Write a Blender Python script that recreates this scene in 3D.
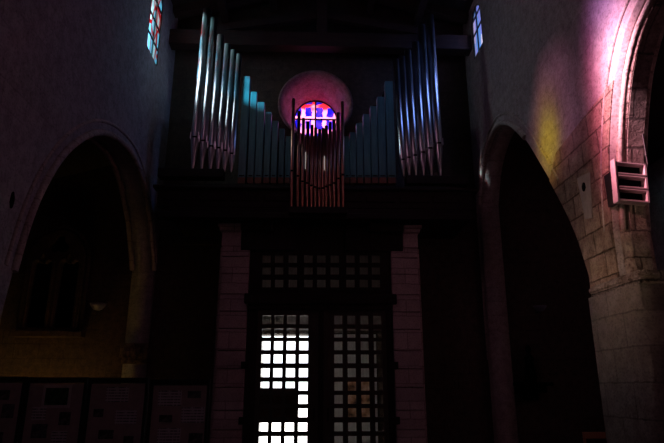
import bpy, bmesh, math, random
from mathutils import Vector, Matrix
random.seed(7)
S = bpy.context.scene
for o in list(bpy.data.objects): bpy.data.objects.remove(o)
col = S.collection
# ------------------------------------------------------------------ camera
FPX = 562.0; PIT = math.radians(16.45); YAW = math.radians(1.955)
CAM = Vector((0, 0, 1.6))
cd = bpy.data.cameras.new('camera'); cam = bpy.data.objects.new('camera', cd); col.objects.link(cam)
cd.sensor_width = 36; cd.lens = 36*FPX/664; cam.location = CAM
cam.rotation_euler = (math.pi/2+PIT, 0, -YAW); S.camera = cam
cd.clip_end = 300
_R = Vector((math.cos(YAW), -math.sin(YAW), 0)); _F0 = Vector((math.sin(YAW), math.cos(YAW), 0)); _Z = Vector((0, 0, 1))
_F = _F0*math.cos(PIT)+_Z*math.sin(PIT); _U = _Z*math.cos(PIT)-_F0*math.sin(PIT)
def at(x, y, ax, v):
    """point of the plane (axis ax = v) seen at pixel x, y of the photograph"""
    r = (x-332)/FPX*_R-(y-221.5)/FPX*_U+_F
    return CAM+r*((v-CAM[ax])/r[ax])
def atY(x, y, Y): return at(x, y, 1, Y)
# ------------------------------------------------------------------ world, sun, exposure
S.view_settings.view_transform = 'Standard'; S.view_settings.look = 'None'
S.view_settings.gamma = 1.0; S.view_settings.use_curve_mapping = False
S.view_settings.exposure = 0.0
w = bpy.data.worlds.new('sky'); S.world = w; w.use_nodes = True
bg = w.node_tree.nodes['Background']; bg.inputs[0].default_value = (.93, .97, 1, 1); bg.inputs[1].default_value = 3.0
SUN_D = Vector((1, .215, -.45)).normalized()
sd = bpy.data.lights.new('sun', 'SUN'); sd.energy = 36; sd.angle = math.radians(4.5); sd.color = (1, .96, .9)
so = bpy.data.objects.new('sun', sd); col.objects.link(so); so.rotation_euler = SUN_D.to_track_quat('-Z', 'Y').to_euler(); so.location = (-20, 0, 20)
def area(name, loc, direction, sx, sy, power, colr, spread=math.pi):
    l = bpy.data.lights.new(name, 'AREA'); l.shape = 'RECTANGLE'; l.size = sx; l.size_y = sy; l.energy = power; l.color = colr; l.spread = spread
    o = bpy.data.objects.new(name, l); col.objects.link(o); o.location = loc
    o.rotation_euler = Vector(direction).to_track_quat('-Z', 'Y').to_euler(); return o
WY, BY = 13.0, -7.0
XL, XR = atY(162, 200, WY).x, atY(472, 150, WY).x
TH = .5; TR_ = .45
ZT = 11.6
# added fill lights without windows: behind the camera and in the left aisle
area('choir_fill', (0, BY+.5, 3.8), (0, 1, 0), 2.6, 3.5, 5, (1, .8, .82))
area('aisle_fill', (XL-3.5, 2.2, 2.6), (11.2, 5.2, .7), .6, 1.2, 2.8, (1, .66, .45), math.radians(14))  # narrow beam added to brighten the right pier
# daylight entering by the stained windows of the side walls
area('left_window_daylight', (XL+.35, 5.4, 9.2), (1, .1, -.5), 3.0, 2.4, 10, (1, .45, .75))
area('right_window_daylight', (XR-.25, 10.8, 9.3), (-1, .3, -.5), .6, 1.5, 8, (.2, .35, 1), math.radians(115))
area('left_west_window_daylight', (XL+.25, 11.1, 9.1), (1, .02, -.55), .7, 1.6, 9.5, (.74, .92, 1), math.radians(115))

# ------------------------------------------------------------------ node materials
def mat(name):
    m = bpy.data.materials.new(name); m.use_nodes = True; nt = m.node_tree
    return m, nt, nt.nodes['Principled BSDF']
def N(nt, t, **k):
    n = nt.nodes.new(t)
    for a, b in k.items():
        if a.startswith('i_'): n.inputs[a[2:].replace('_', ' ')].default_value = b
        else: setattr(n, a, b)
    return n
def ramp(nt, fac, stops):
    r = nt.nodes.new('ShaderNodeValToRGB'); e = r.color_ramp.elements
    while len(e) < len(stops): e.new(.5)
    for i, (p, c) in enumerate(stops): e[i].position = p; e[i].color = (*c, 1)
    nt.links.new(fac, r.inputs[0]); return r.outputs[0]
def mix(nt, f, a, b, mode='MIX'):
    n = nt.nodes.new('ShaderNodeMix'); n.data_type = 'RGBA'; n.blend_type = mode
    for s, v in ((0, f), (6, a), (7, b)):
        if hasattr(v, 'links') or isinstance(v, bpy.types.NodeSocket): nt.links.new(v, n.inputs[s])
        else: n.inputs[s].default_value = v if s == 0 else (*v, 1)
    return n.outputs[2]
def stone(name, base, dark, axes='YZ', bw=.55, bh=.32, mortar=.35, bump=.22, rough=.9, mask=(.45, .6)):
    m, nt, p = mat(name); L = nt.links.new
    tc = N(nt, 'ShaderNodeTexCoord'); sep = N(nt, 'ShaderNodeSeparateXYZ'); L(tc.outputs['Object'], sep.inputs[0])
    cmb = N(nt, 'ShaderNodeCombineXYZ'); L(sep.outputs[axes[0]], cmb.inputs[0]); L(sep.outputs[axes[1]], cmb.inputs[1])
    n0 = N(nt, 'ShaderNodeTexNoise', i_Scale=1.1, i_Detail=5.0); L(tc.outputs['Object'], n0.inputs['Vector'])
    n1 = N(nt, 'ShaderNodeTexNoise', i_Scale=7.0, i_Detail=8.0, i_Roughness=.7); L(tc.outputs['Object'], n1.inputs['Vector'])
    n2 = N(nt, 'ShaderNodeTexNoise', i_Scale=32.0, i_Detail=4.0); L(tc.outputs['Object'], n2.inputs['Vector'])
    dv = N(nt, 'ShaderNodeVectorMath', operation='MULTIPLY_ADD'); L(n1.outputs['Color'], dv.inputs[0]); dv.inputs[1].default_value = (.05, .05, 0); L(cmb.outputs[0], dv.inputs[2])
    br = N(nt, 'ShaderNodeTexBrick', i_Scale=1.0, i_Mortar_Size=.014, i_Mortar_Smooth=.6); L(dv.outputs[0], br.inputs['Vector'])
    br.inputs['Brick Width'].default_value = bw; br.inputs['Row Height'].default_value = bh
    br.inputs['Color1'].default_value = (1, 1, 1, 1); br.inputs['Color2'].default_value = (.72, .72, .72, 1); br.inputs['Mortar'].default_value = (.35, .35, .35, 1)
    mk = ramp(nt, n0.outputs['Fac'], [(mask[0], (0, 0, 0)), (mask[1], (1, 1, 1))])
    mm = N(nt, 'ShaderNodeMath', operation='MULTIPLY'); L(mk, mm.inputs[0]); mm.inputs[1].default_value = mortar
    c = mix(nt, ramp(nt, n1.outputs['Fac'], [(.35, (0, 0, 0)), (.62, (1, 1, 1))]), dark, base)
    c = mix(nt, mm.outputs[0], c, br.outputs['Color'], 'MULTIPLY')
    spk = ramp(nt, n2.outputs['Fac'], [(.36, (.72, .72, .72)), (.48, (1, 1, 1))])
    c = mix(nt, 1.0, c, spk, 'MULTIPLY')
    L(c, p.inputs['Base Color']); p.inputs['Roughness'].default_value = rough; p.inputs['Specular IOR Level'].default_value = .2
    a = N(nt, 'ShaderNodeMath', operation='MULTIPLY_ADD'); L(br.outputs['Fac'], a.inputs[0]); a.inputs[1].default_value = -mortar; L(n1.outputs['Fac'], a.inputs[2])
    b2 = N(nt, 'ShaderNodeMath', operation='MULTIPLY_ADD'); L(n2.outputs['Fac'], b2.inputs[0]); b2.inputs[1].default_value = .5; L(a.outputs[0], b2.inputs[2])
    bp = N(nt, 'ShaderNodeBump', i_Strength=bump, i_Distance=.06); L(b2.outputs[0], bp.inputs['Height']); L(bp.outputs[0], p.inputs['Normal'])
    return m
def wood(name, a, b, rough=.6, sc=(9, 9, .8), metal=0, bump=.15):
    m, nt, p = mat(name); L = nt.links.new
    tc = N(nt, 'ShaderNodeTexCoord'); mp = N(nt, 'ShaderNodeMapping'); mp.inputs['Scale'].default_value = sc
    L(tc.outputs['Object'], mp.inputs[0]); n = N(nt, 'ShaderNodeTexNoise', i_Scale=3.0, i_Detail=6.0); L(mp.outputs[0], n.inputs['Vector'])
    L(ramp(nt, n.outputs['Fac'], [(.3, a), (.7, b)]), p.inputs['Base Color'])
    p.inputs['Roughness'].default_value = rough; p.inputs['Metallic'].default_value = metal
    bp = N(nt, 'ShaderNodeBump', i_Strength=bump, i_Distance=.01); L(n.outputs['Fac'], bp.inputs['Height']); L(bp.outputs[0], p.inputs['Normal'])
    return m
def plain(name, c, rough=.6, metal=0, emit=None, es=0):
    m, nt, p = mat(name)
    n = N(nt, 'ShaderNodeTexNoise', i_Scale=12.0, i_Detail=3.0)
    tc = N(nt, 'ShaderNodeTexCoord'); nt.links.new(tc.outputs['Object'], n.inputs['Vector'])
    nt.links.new(ramp(nt, n.outputs['Fac'], [(.3, tuple(x*.8 for x in c)), (.7, c)]), p.inputs['Base Color'])
    p.inputs['Roughness'].default_value = rough; p.inputs['Metallic'].default_value = metal
    if emit: p.inputs['Emission Color'].default_value = (*emit, 1); p.inputs['Emission Strength'].default_value = es
    return m
def stained(name, colour_fn, glow):
    """coloured glass: lets tinted light through, added emission stands for scattered daylight"""
    m = bpy.data.materials.new(name); m.use_nodes = True; nt = m.node_tree; nt.nodes.clear(); L = nt.links.new
    out = N(nt, 'ShaderNodeOutputMaterial'); c = colour_fn(nt)
    t = N(nt, 'ShaderNodeBsdfTransparent'); e = N(nt, 'ShaderNodeEmission', i_Strength=glow); ad = N(nt, 'ShaderNodeAddShader')
    L(c, t.inputs[0]); L(c, e.inputs[0]); L(t.outputs[0], ad.inputs[0]); L(e.outputs[0], ad.inputs[1]); L(ad.outputs[0], out.inputs[0])
    return m
def vor_cols(stops, sc, coord='Object', vary=None):
    def f(nt):
        L = nt.links.new
        tc = N(nt, 'ShaderNodeTexCoord'); mp = N(nt, 'ShaderNodeMapping'); mp.inputs['Scale'].default_value = sc; L(tc.outputs[coord], mp.inputs[0])
        v = N(nt, 'ShaderNodeTexVoronoi', i_Scale=1.0); L(mp.outputs[0], v.inputs['Vector'])
        s = N(nt, 'ShaderNodeSeparateColor'); L(v.outputs['Color'], s.inputs[0])
        r = nt.nodes.new('ShaderNodeValToRGB'); r.color_ramp.interpolation = 'CONSTANT'; e = r.color_ramp.elements
        while len(e) < len(stops): e.new(.5)
        for i, (p, c) in enumerate(stops): e[i].position = p; e[i].color = (*c, 1)
        L(s.outputs[0], r.inputs[0]); return r.outputs[0]
    return f
M = {}
M['wall_right'] = stone('right wall plaster', (.50, .42, .40), (.33, .27, .26), 'YZ')
M['wall_left'] = stone('left wall plaster', (.46, .42, .44), (.30, .27, .28), 'YZ')
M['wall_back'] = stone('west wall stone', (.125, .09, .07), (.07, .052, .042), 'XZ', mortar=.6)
M['rough'] = stone('rough voussoir stone', (.45, .36, .32), (.22, .16, .14), 'XZ', .5, .36, .9, 1.0, mask=(.0, .05))
M['ashlar'] = stone('pilaster ashlar', (.62, .50, .49), (.5, .40, .39), 'XZ', 1.6, .34, .7, .15, mask=(.0, .05))
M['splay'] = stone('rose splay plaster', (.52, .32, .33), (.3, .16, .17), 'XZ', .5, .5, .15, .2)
M['trim'] = stone('arch moulding stone', (.55, .47, .42), (.42, .34, .30), 'YZ', .4, .4, .6, .3, mask=(.0, .05))
M['floor'] = stone('floor slabs', (.22, .19, .17), (.14, .12, .11), 'XY', .8, .6, .8, .1, .5, mask=(.0, .05))
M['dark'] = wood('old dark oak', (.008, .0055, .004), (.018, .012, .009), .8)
M['beam'] = wood('roof timber', (.035, .018, .014), (.075, .038, .03), .8, (.8, 9, 9))
M['boards'] = wood('roof boards', (.03, .022, .018), (.06, .042, .035), .9, (4, .5, 4))
M['door'] = wood('door oak', (.03, .02, .015), (.06, .04, .03), .5)
M['door_out'] = wood('weathered outer door', (.5, .47, .46), (.66, .63, .6), .6)
M['teal'] = wood('teal painted pipe wood', (.06, .19, .20), (.11, .29, .30), .45)
M['rust'] = wood('reddish pipe foot wood', (.16, .06, .035), (.24, .09, .05), .6)
M['tin'] = wood('polished tin', (.58, .58, .6), (.74, .74, .76), .28, (2, 2, .6), 1, .02)
M['copper'] = wood('copper pipe', (.42, .20, .14), (.55, .28, .19), .33, (4, 4, .6), 1, .02)
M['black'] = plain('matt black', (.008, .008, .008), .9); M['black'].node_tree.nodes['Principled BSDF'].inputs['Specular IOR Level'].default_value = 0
M['lead'] = plain('window lead', (.01, .01, .012), .7)
M['iron'] = plain('iron', (.03, .028, .027), .5, .8)
M['white'] = plain('pale enamel', (.62, .50, .52), .45)
M['pale'] = plain('pale plaster', (.46, .37, .34), .8)
M['bowl'] = plain('frosted bowl', (.22, .22, .3), .4)
M['paper'] = plain('display board ground', (.62, .42, .45), .5)
M['sheet'] = plain('paper sheet', (.8, .66, .7), .5)
M['outside'] = plain('pale paving outside', (.75, .73, .7), .9)
M['cane'] = wood('chair wood', (.3, .14, .07), (.42, .2, .1))
# text-like rows for the printed sheets
def text_mat():
    m, nt, p = mat('printed lines'); L = nt.links.new
    tc = N(nt, 'ShaderNodeTexCoord'); wv = N(nt, 'ShaderNodeTexWave', i_Scale=11.0); wv.bands_direction = 'Z'; L(tc.outputs['Object'], wv.inputs[0])
    mp = N(nt, 'ShaderNodeMapping'); mp.inputs['Scale'].default_value = (55, 1, 4); L(tc.outputs['Object'], mp.inputs[0])
    n = N(nt, 'ShaderNodeTexNoise', i_Scale=1.0, i_Detail=1.0); L(mp.outputs[0], n.inputs['Vector'])
    f = N(nt, 'ShaderNodeMath', operation='MULTIPLY'); L(ramp(nt, wv.outputs['Fac'], [(.55, (0, 0, 0)), (.7, (1, 1, 1))]), f.inputs[0]); L(ramp(nt, n.outputs['Fac'], [(.4, (0, 0, 0)), (.5, (1, 1, 1))]), f.inputs[1])
    L(mix(nt, f.outputs[0], (.8, .68, .76), (.2, .16, .2)), p.inputs['Base Color']); p.inputs['Roughness'].default_value = .5
    return m
M['text'] = text_mat()
def photo_mat(name, a, b, c, sc=18.0):
    m, nt, p = mat(name); tc = N(nt, 'ShaderNodeTexCoord'); n = N(nt, 'ShaderNodeTexNoise', i_Scale=sc, i_Detail=5.0)
    nt.links.new(tc.outputs['Object'], n.inputs['Vector']); nt.links.new(ramp(nt, n.outputs['Fac'], [(.35, a), (.5, b), (.66, c)]), p.inputs['Base Color']); p.inputs['Roughness'].default_value = .4
    return m
M['photo_green'] = photo_mat('green photo print', (.01, .02, .012), (.03, .06, .03), (.1, .15, .08))
M['photo_grey'] = photo_mat('dark photo print', (.02, .015, .015), (.06, .045, .045), (.3, .22, .24))
M['photo_blue'] = photo_mat('blue grey photo print', (.05, .05, .06), (.12, .11, .14), (.3, .25, .26))
M['poster'] = photo_mat('orange poster print', (.08, .05, .03), (.55, .28, .16), (.8, .55, .4), 4.0)
def thin_glass():
    m = bpy.data.materials.new('clear pane'); m.use_nodes = True; nt = m.node_tree; nt.nodes.clear(); L = nt.links.new
    out = N(nt, 'ShaderNodeOutputMaterial'); t = N(nt, 'ShaderNodeBsdfTransparent'); t.inputs[0].default_value = (.92, .93, .93, 1)
    g = N(nt, 'ShaderNodeBsdfGlossy', i_Roughness=.08); fr = N(nt, 'ShaderNodeFresnel', i_IOR=1.4); mx = N(nt, 'ShaderNodeMixShader')
    L(fr.outputs[0], mx.inputs[0]); L(t.outputs[0], mx.inputs[1]); L(g.outputs[0], mx.inputs[2]); L(mx.outputs[0], out.inputs[0]); return m
M['glass'] = thin_glass()
# ------------------------------------------------------------------ mesh helpers
class MB:
    def __init__(s): s.v = []; s.f = []; s.sm = []
    def add(s, vs, fs, smooth=False):
        k = len(s.v); s.v += [tuple(v) for v in vs]; s.f += [tuple(i+k for i in f) for f in fs]; s.sm += [smooth]*len(fs); return s
    def box(s, x0, x1, y0, y1, z0, z1, tf=None):
        vs = [Vector((x, y, z)) for x in (x0, x1) for y in (y0, y1) for z in (z0, z1)]
        if tf: vs = [tf @ v for v in vs]
        return s.add(vs, [(0, 1, 3, 2), (4, 6, 7, 5), (0, 4, 5, 1), (2, 3, 7, 6), (0, 2, 6, 4), (1, 5, 7, 3)])
    def beam(s, a, b, w, h, up=(0, 0, 1)):
        a = Vector(a); b = Vector(b); d = (b-a).normalized(); sx = d.cross(Vector(up)).normalized(); uz = sx.cross(d)
        vs = [p+sx*i*w/2+uz*j*h/2 for p in (a, b) for i in (-1, 1) for j in (-1, 1)]
        return s.add(vs, [(0, 2, 3, 1), (4, 5, 7, 6), (0, 1, 5, 4), (2, 6, 7, 3), (0, 4, 6, 2), (1, 3, 7, 5)])
    def lathe(s, prof, n=20, c=(0, 0, 0), cap=True):
        k = len(prof); vs = [(c[0]+r*math.cos(2*math.pi*i/n), c[1]+r*math.sin(2*math.pi*i/n), c[2]+z) for r, z in prof for i in range(n)]
        fs = [(j*n+i, j*n+(i+1) % n, (j+1)*n+(i+1) % n, (j+1)*n+i) for j in range(k-1) for i in range(n)]
        s.add(vs, fs, True)
        if cap: s.add([vs[i] for i in range(n)], [tuple(range(n))[::-1]]); s.add([vs[(k-1)*n+i] for i in range(n)], [tuple(range(n))])
        return s
    def tube(s, pts, r, n=8, closed=False):
        pts = [Vector(p) for p in pts]; m = len(pts); rings = []
        for i, p in enumerate(pts):
            if closed: d = pts[(i+1) % m]-pts[i-1]
            else: d = pts[min(i+1, m-1)]-pts[max(i-1, 0)]
            d.normalize(); a = d.cross(Vector((0, 0, 1)))
            if a.length < .1: a = d.cross(Vector((0, 1, 0)))
            # keep frames stable for planar paths
            a = Vector((1, 0, 0)).cross(d) if abs(d.x) < .5 else Vector((0, 1, 0)).cross(d)
            a.normalize(); b = d.cross(a)
            rings.append([p+(a*math.cos(2*math.pi*q/n)+b*math.sin(2*math.pi*q/n))*r for q in range(n)])
        vs = [v for R in rings for v in R]; fs = []
        for i in range(m if closed else m-1):
            j = (i+1) % m
            for q in range(n): fs.append((i*n+q, i*n+(q+1) % n, j*n+(q+1) % n, j*n+q))
        s.add(vs, fs, True)
        if not closed: s.add(rings[0], [tuple(range(n))]); s.add(rings[-1], [tuple(range(n))[::-1]])
        return s
    def build(s, name, m, parent=None, loc=None, bevel=0):
        me = bpy.data.meshes.new(name)
        loc = Vector(loc) if loc is not None else Vector((0, 0, 0))
        me.from_pydata([Vector(v)-loc for v in s.v], [], s.f); me.validate(); me.update()
        for p, q in zip(me.polygons, s.sm): p.use_smooth = q
        bm = bmesh.new(); bm.from_mesh(me); bmesh.ops.recalc_face_normals(bm, faces=bm.faces); bm.to_mesh(me); bm.free()
        return link(name, me, m, parent, loc, bevel)
def link(name, me, m, parent=None, loc=(0, 0, 0), bevel=0):
    me.materials.append(m); o = bpy.data.objects.new(name, me); col.objects.link(o); o.location = loc
    if parent:
        o.parent = parent
        P = parent
        off = Vector((0, 0, 0))
        while P: off += P.location; P = P.parent
        o.location = Vector(loc)-off
    if bevel:
        b = o.modifiers.new('bevel', 'BEVEL'); b.width = bevel; b.segments = 2; b.limit_method = 'ANGLE'
    return o
def plate(loops, depth, fmap):
    """closed 2-D loops (the first outer, the rest holes) filled and extruded by depth; fmap maps (u, v, w)"""
    cu = bpy.data.curves.new('plate', 'CURVE'); cu.dimensions = '2D'; cu.fill_mode = 'BOTH'; cu.extrude = depth/2
    for lp in loops:
        sp = cu.splines.new('POLY'); sp.points.add(len(lp)-1); sp.use_cyclic_u = True
        for p, (u, v) in zip(sp.points, lp): p.co = (u, v, 0, 1)
    ob = bpy.data.objects.new('plate', cu); col.objects.link(ob)
    dg = bpy.context.evaluated_depsgraph_get(); me = bpy.data.meshes.new_from_object(ob.evaluated_get(dg))
    bpy.data.objects.remove(ob); bpy.data.curves.remove(cu)
    for v in me.vertices: v.co = fmap(v.co.x, v.co.y, v.co.z+depth/2)
    bm = bmesh.new(); bm.from_mesh(me); bmesh.ops.remove_doubles(bm, verts=bm.verts, dist=1e-4); bmesh.ops.recalc_face_normals(bm, faces=bm.faces); bm.to_mesh(me); bm.free()
    me.materials.clear(); return me
def tag(o, label=None, cat=None, group=None, kind=None):
    for k, v in (('label', label), ('category', cat), ('group', group), ('kind', kind)):
        if v: o[k] = v
    return o
def empty(name, loc):
    o = bpy.data.objects.new(name, None); col.objects.link(o); o.location = loc; o.empty_display_size = .2; return o
def struct(o, label=None): o['kind'] = 'structure'; return tag(o, label)
def smooth(pts, n=6):
    P = [pts[0]]+list(pts)+[pts[-1]]; out = []
    for i in range(1, len(P)-2):
        a, b, c, d = (Vector(q) for q in P[i-1:i+3])
        for k in range(n):
            t = k/n; out.append(tuple(.5*((2*b)+(c-a)*t+(2*a-5*b+4*c-d)*t*t+(3*b-a-3*c+d)*t**3)))
    out.append(tuple(pts[-1])); return out
def lancet(x0, x1, z0, zs, zt, n=10):
    """pointed opening outline: sill z0, spring zs, apex zt"""
    c = (x0+x1)/2; h = (x1-x0)/2; H = zt-zs; r = (h*h+H*H)/(2*h); pts = [(x0, z0)]
    for i in range(n+1):
        z = zs+H*i/n; pts.append((x0+r-math.sqrt(max(r*r-(z-zs)**2, 0)), z))
    pts += [(2*c-x, z) for x, z in pts[::-1][1:]]; return pts
def rect(x0, x1, z0, z1): return [(x0, z0), (x1, z0), (x1, z1), (x0, z1)]

# ================================================================== STRUCTURE
FR = -0.25
# arch openings, traced on the inner plane of each side wall: (Y, Z)
def wp(px, X): return [(p.y, p.z) for p in (at(x, y, 0, X) for x, y in px)]
nearR = wp([(590, 275), (575, 230), (556, 191), (540, 163), (525, 139), (510, 125)], XR)
farR = wp([(498, 127), (489, 145), (483, 170), (480, 205)], XR)
spR = nearR[0][0]-.02
archR = [(spR, FR+.1), (spR, 2.2)]+smooth(nearR+farR)+[(farR[-1][0]+.05, 2.2), (farR[-1][0]+.05, FR+.1)]
nearL = wp([(8, 290), (27, 224), (45, 182), (66, 151), (88, 135)], XL)
farL = wp([(104, 133), (119, 140), (134, 157), (144, 185), (151, 225)], XL)
pj_ = at(156, 300, 0, XL); yjl = min(pj_.y, WY-.12)
print('jamb', pj_)
archL = [(nearL[0][0]-.05, FR+.1), (nearL[0][0]-.05, 2.4)]+smooth(nearL+farL)+[(yjl, 4.2), (yjl, FR+.1)]
n2 = wp([(613, 230), (610, 180), (611, 120), (618, 60), (638, 0)], XR)
y2 = n2[0][0]
far2 = n2[::-1]
apx = 4.35
mir = [(2*apx-y, z) for y, z in n2]
archR2 = [(2*apx-y2, FR+.1)]+smooth(mir+[(apx, n2[-1][1]+.35)]+far2)+[(y2, FR+.1)]
archR2in = [(p[0], p[1]) for p in archR2]
print('spR', spR, 'y2', y2, 'far2', far2[0], 'archR far', farR[-1], 'L', nearL[0], farL[-1])
archL2 = lancet(.9, 5.6, FR+.1, 3.2, 6.9, 12)
zW = 10.75
def lan_win(y0, y1, z0, z1): return lancet(y0, y1, z0, z1-(y1-y0)*.55, z1, 6)
lwA = [at(147, 46, 0, XL), at(156.5, 63, 0, XL)]
rwA = [at(474.6, 59, 0, XR), at(482.7, 43, 0, XR)]
print('left window', lwA, 'right', rwA)
WL = [lan_win(lwA[0].y-.02, lwA[1].y+.05, lwA[0].z, zW), lan_win(4.1, 5.6, 7.3, zW), lan_win(5.75, 7.6, 8.4, zW)]
WR = [lan_win(rwA[1].y-.02, rwA[0].y, rwA[0].z, zW)]
zTop = 11.1
wl = link('wall_left', plate([rect(BY, WY, FR, zTop), archL, archL2]+WL, TH, lambda u, v, w_: (XL-w_, u, v)), M['wall_left']); struct(wl, 'dim grey plastered nave wall with a pointed arch, left side')
wr = link('wall_right', plate([rect(BY, WY, FR, zTop), archR, archR2]+WR, TR_, lambda u, v, w_: (XR+w_, u, v)), M['wall_right']); struct(wr, 'plastered nave wall with pink and yellow coloured light and a pointed arch')
# west wall: rose, doorway
rc = atY(315.5, 104, WY); rr = (atY(352, 104, WY).x-atY(279, 104, WY).x)/2
gc = atY(315.5, 120.5, WY+.85); gr = (atY(337, 120, WY+.85).x-atY(294.5, 120, WY+.85).x)/2
print('rose', rc, rr, gc, gr)
def circ(c, r, n=48): return [(c[0]+r*math.cos(2*math.pi*i/n), c[2]+r*math.sin(2*math.pi*i/n)) for i in range(n)]
dl = atY(249, 443, 11.9).x; dr = atY(392, 443, 11.9).x
DO = (dl+.0, (dl+dr)/2+.06, dr-.12)
DT = atY(290, 333, WY).z; print('DT', DT)
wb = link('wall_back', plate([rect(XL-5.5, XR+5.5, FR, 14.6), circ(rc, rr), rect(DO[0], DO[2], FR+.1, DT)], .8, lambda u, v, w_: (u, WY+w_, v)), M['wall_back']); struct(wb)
# splay of the rose: a lathe between the inner and the outer circle
m = MB(); n = 48
for k in range(6):
    pass
rings = [(WY-.015, rr+.03, rc), (WY+.0, rr-.01, rc), (WY+.28, rr*.72+gr*.28, rc*.68+gc*.32), (WY+.85, gr+.02, gc), (WY+.9, gr+.02, gc)]
vs = [(c[0]+r*math.cos(2*math.pi*i/n), y, c[2]+r*math.sin(2*math.pi*i/n)) for y, r, c in rings for i in range(n)]
m.add(vs, [(j*n+i, j*n+(i+1) % n, (j+1)*n+(i+1) % n, (j+1)*n+i) for j in range(len(rings)-1) for i in range(n)], True)
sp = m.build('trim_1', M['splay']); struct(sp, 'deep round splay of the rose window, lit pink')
so_ = sp.modifiers.new('t', 'SOLIDIFY'); so_.thickness = .03; so_.offset = 1 if False else -1
# masonry round the glass, outer face
wo = link('trim_2', plate([rect(rc.x-1.9, rc.x+1.9, rc.z-1.9, rc.z+1.9), circ(gc, gr+.01)], .12, lambda u, v, w_: (u, WY+.86+w_, v)), M['rough']); struct(wo)
# rose glass
def rose_col(nt):
    L = nt.links.new; tc = N(nt, 'ShaderNodeTexCoord'); nz = N(nt, 'ShaderNodeTexNoise', i_Scale=5.5, i_Detail=2.0); L(tc.outputs['Object'], nz.inputs['Vector'])
    dv = N(nt, 'ShaderNodeVectorMath', operation='MULTIPLY_ADD'); L(nz.outputs['Color'], dv.inputs[0]); dv.inputs[1].default_value = (.16, 0, .16); L(tc.outputs['Object'], dv.inputs[2])
    s = N(nt, 'ShaderNodeSeparateXYZ'); L(dv.outputs[0], s.inputs[0])
    cw = gr*2/3.95; ch = cw*1.28; fs = []
    for ax, c, off, half in (('X', cw, -.12, .3), ('Z', ch, -.37, .35)):
        a = N(nt, 'ShaderNodeMath', operation='MULTIPLY_ADD'); L(s.outputs[ax], a.inputs[0]); a.inputs[1].default_value = 1/c; a.inputs[2].default_value = 20+off
        b = N(nt, 'ShaderNodeMath', operation='FRACT'); L(a.outputs[0], b.inputs[0])
        d = N(nt, 'ShaderNodeMath', operation='SUBTRACT'); L(b.outputs[0], d.inputs[0]); d.inputs[1].default_value = .5
        e = N(nt, 'ShaderNodeMath', operation='ABSOLUTE'); L(d.outputs[0], e.inputs[0])
        g = N(nt, 'ShaderNodeMath', operation='LESS_THAN'); L(e.outputs[0], g.inputs[0]); g.inputs[1].default_value = half; fs.append(g)
    mu = N(nt, 'ShaderNodeMath', operation='MULTIPLY'); L(fs[0].outputs[0], mu.inputs[0]); L(fs[1].outputs[0], mu.inputs[1])
    n3 = N(nt, 'ShaderNodeTexNoise', i_Scale=3.2, i_Detail=1.0); L(tc.outputs['Object'], n3.inputs['Vector'])
    # the ground of the glass runs from red at the rim to white in the middle
    s2 = N(nt, 'ShaderNodeSeparateXYZ'); L(tc.outputs['Object'], s2.inputs[0])
    g2 = N(nt, 'ShaderNodeMath', operation='MULTIPLY_ADD'); L(s2.outputs['Z'], g2.inputs[0]); g2.inputs[1].default_value = .9/gr; g2.inputs[2].default_value = -.35
    g3 = N(nt, 'ShaderNodeMath', operation='ADD'); L(g2.outputs[0], g3.inputs[0]); L(n3.outputs['Fac'], g3.inputs[1])
    ground = ramp(nt, g3.outputs[0], [(.35, (1, .45, .62)), (.62, (1, .4, .5)), (.8, (.9, .08, .12))])
    blue = ramp(nt, n3.outputs['Fac'], [(.42, (.05, .03, .5)), (.6, (.2, .08, .7))])
    return mix(nt, mu.outputs[0], ground, blue)
M['rose'] = stained('rose glass', rose_col, .35)
w1 = MB(); vs = [(gc.x+gr*math.cos(2*math.pi*i/48), gc.y+dy, gc.z+gr*math.sin(2*math.pi*i/48)) for dy in (0, .012) for i in range(48)]
w1.add(vs, [tuple(range(48)), tuple(range(95, 47, -1))]+[(i, (i+1) % 48, 48+(i+1) % 48, 48+i) for i in range(48)])
wg = w1.build('window_1', M['rose'], None, (gc.x, gc.y, gc.z)); struct(wg, 'round stained rose window, white, pink and violet blue')
c_ = (gc.x, gc.y, gc.z)
m = MB(); m.box(gc.x-.022, gc.x+.022, gc.y-.05, gc.y-.005, gc.z-gr, gc.z+gr); m.box(gc.x-gr, gc.x+gr, gc.y-.045, gc.y-.006, gc.z-.0, gc.z+.035)
m.tube([(gc.x+gr*math.cos(2*math.pi*i/32), gc.y-.02, gc.z+gr*math.sin(2*math.pi*i/32)) for i in range(32)], .025, 6, True)
m.build('glazing_bar', M['lead'], wg)
# side stained windows
def LW(nt):
    """pale blue and white strokes, each in a red border, a few dark blue pieces"""
    L = nt.links.new; tc = N(nt, 'ShaderNodeTexCoord'); mp = N(nt, 'ShaderNodeMapping'); mp.inputs['Scale'].default_value = (1, 4.4, 1.5); L(tc.outputs['Object'], mp.inputs[0])
    v = N(nt, 'ShaderNodeTexVoronoi', i_Scale=1.0); L(mp.outputs[0], v.inputs['Vector']); s = N(nt, 'ShaderNodeSeparateColor'); L(v.outputs['Color'], s.inputs[0])
    d = N(nt, 'ShaderNodeTexVoronoi', feature='DISTANCE_TO_EDGE', i_Scale=1.0); L(mp.outputs[0], d.inputs['Vector'])
    c = ramp(nt, s.outputs[0], [(0, (.45, .9, 1)), (.5, (.8, .97, 1)), (.8, (.3, .75, .95))])
    return mix(nt, ramp(nt, d.outputs['Distance'], [(.05, (0, 0, 0)), (.09, (1, 1, 1))]), (.55, .03, .05), c)
RW = vor_cols([(0, (.45, .5, 1)), (.35, (.75, .7, 1)), (.6, (.3, .55, 1)), (.85, (.9, .85, 1))], (1, 4, 1.2))
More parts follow.
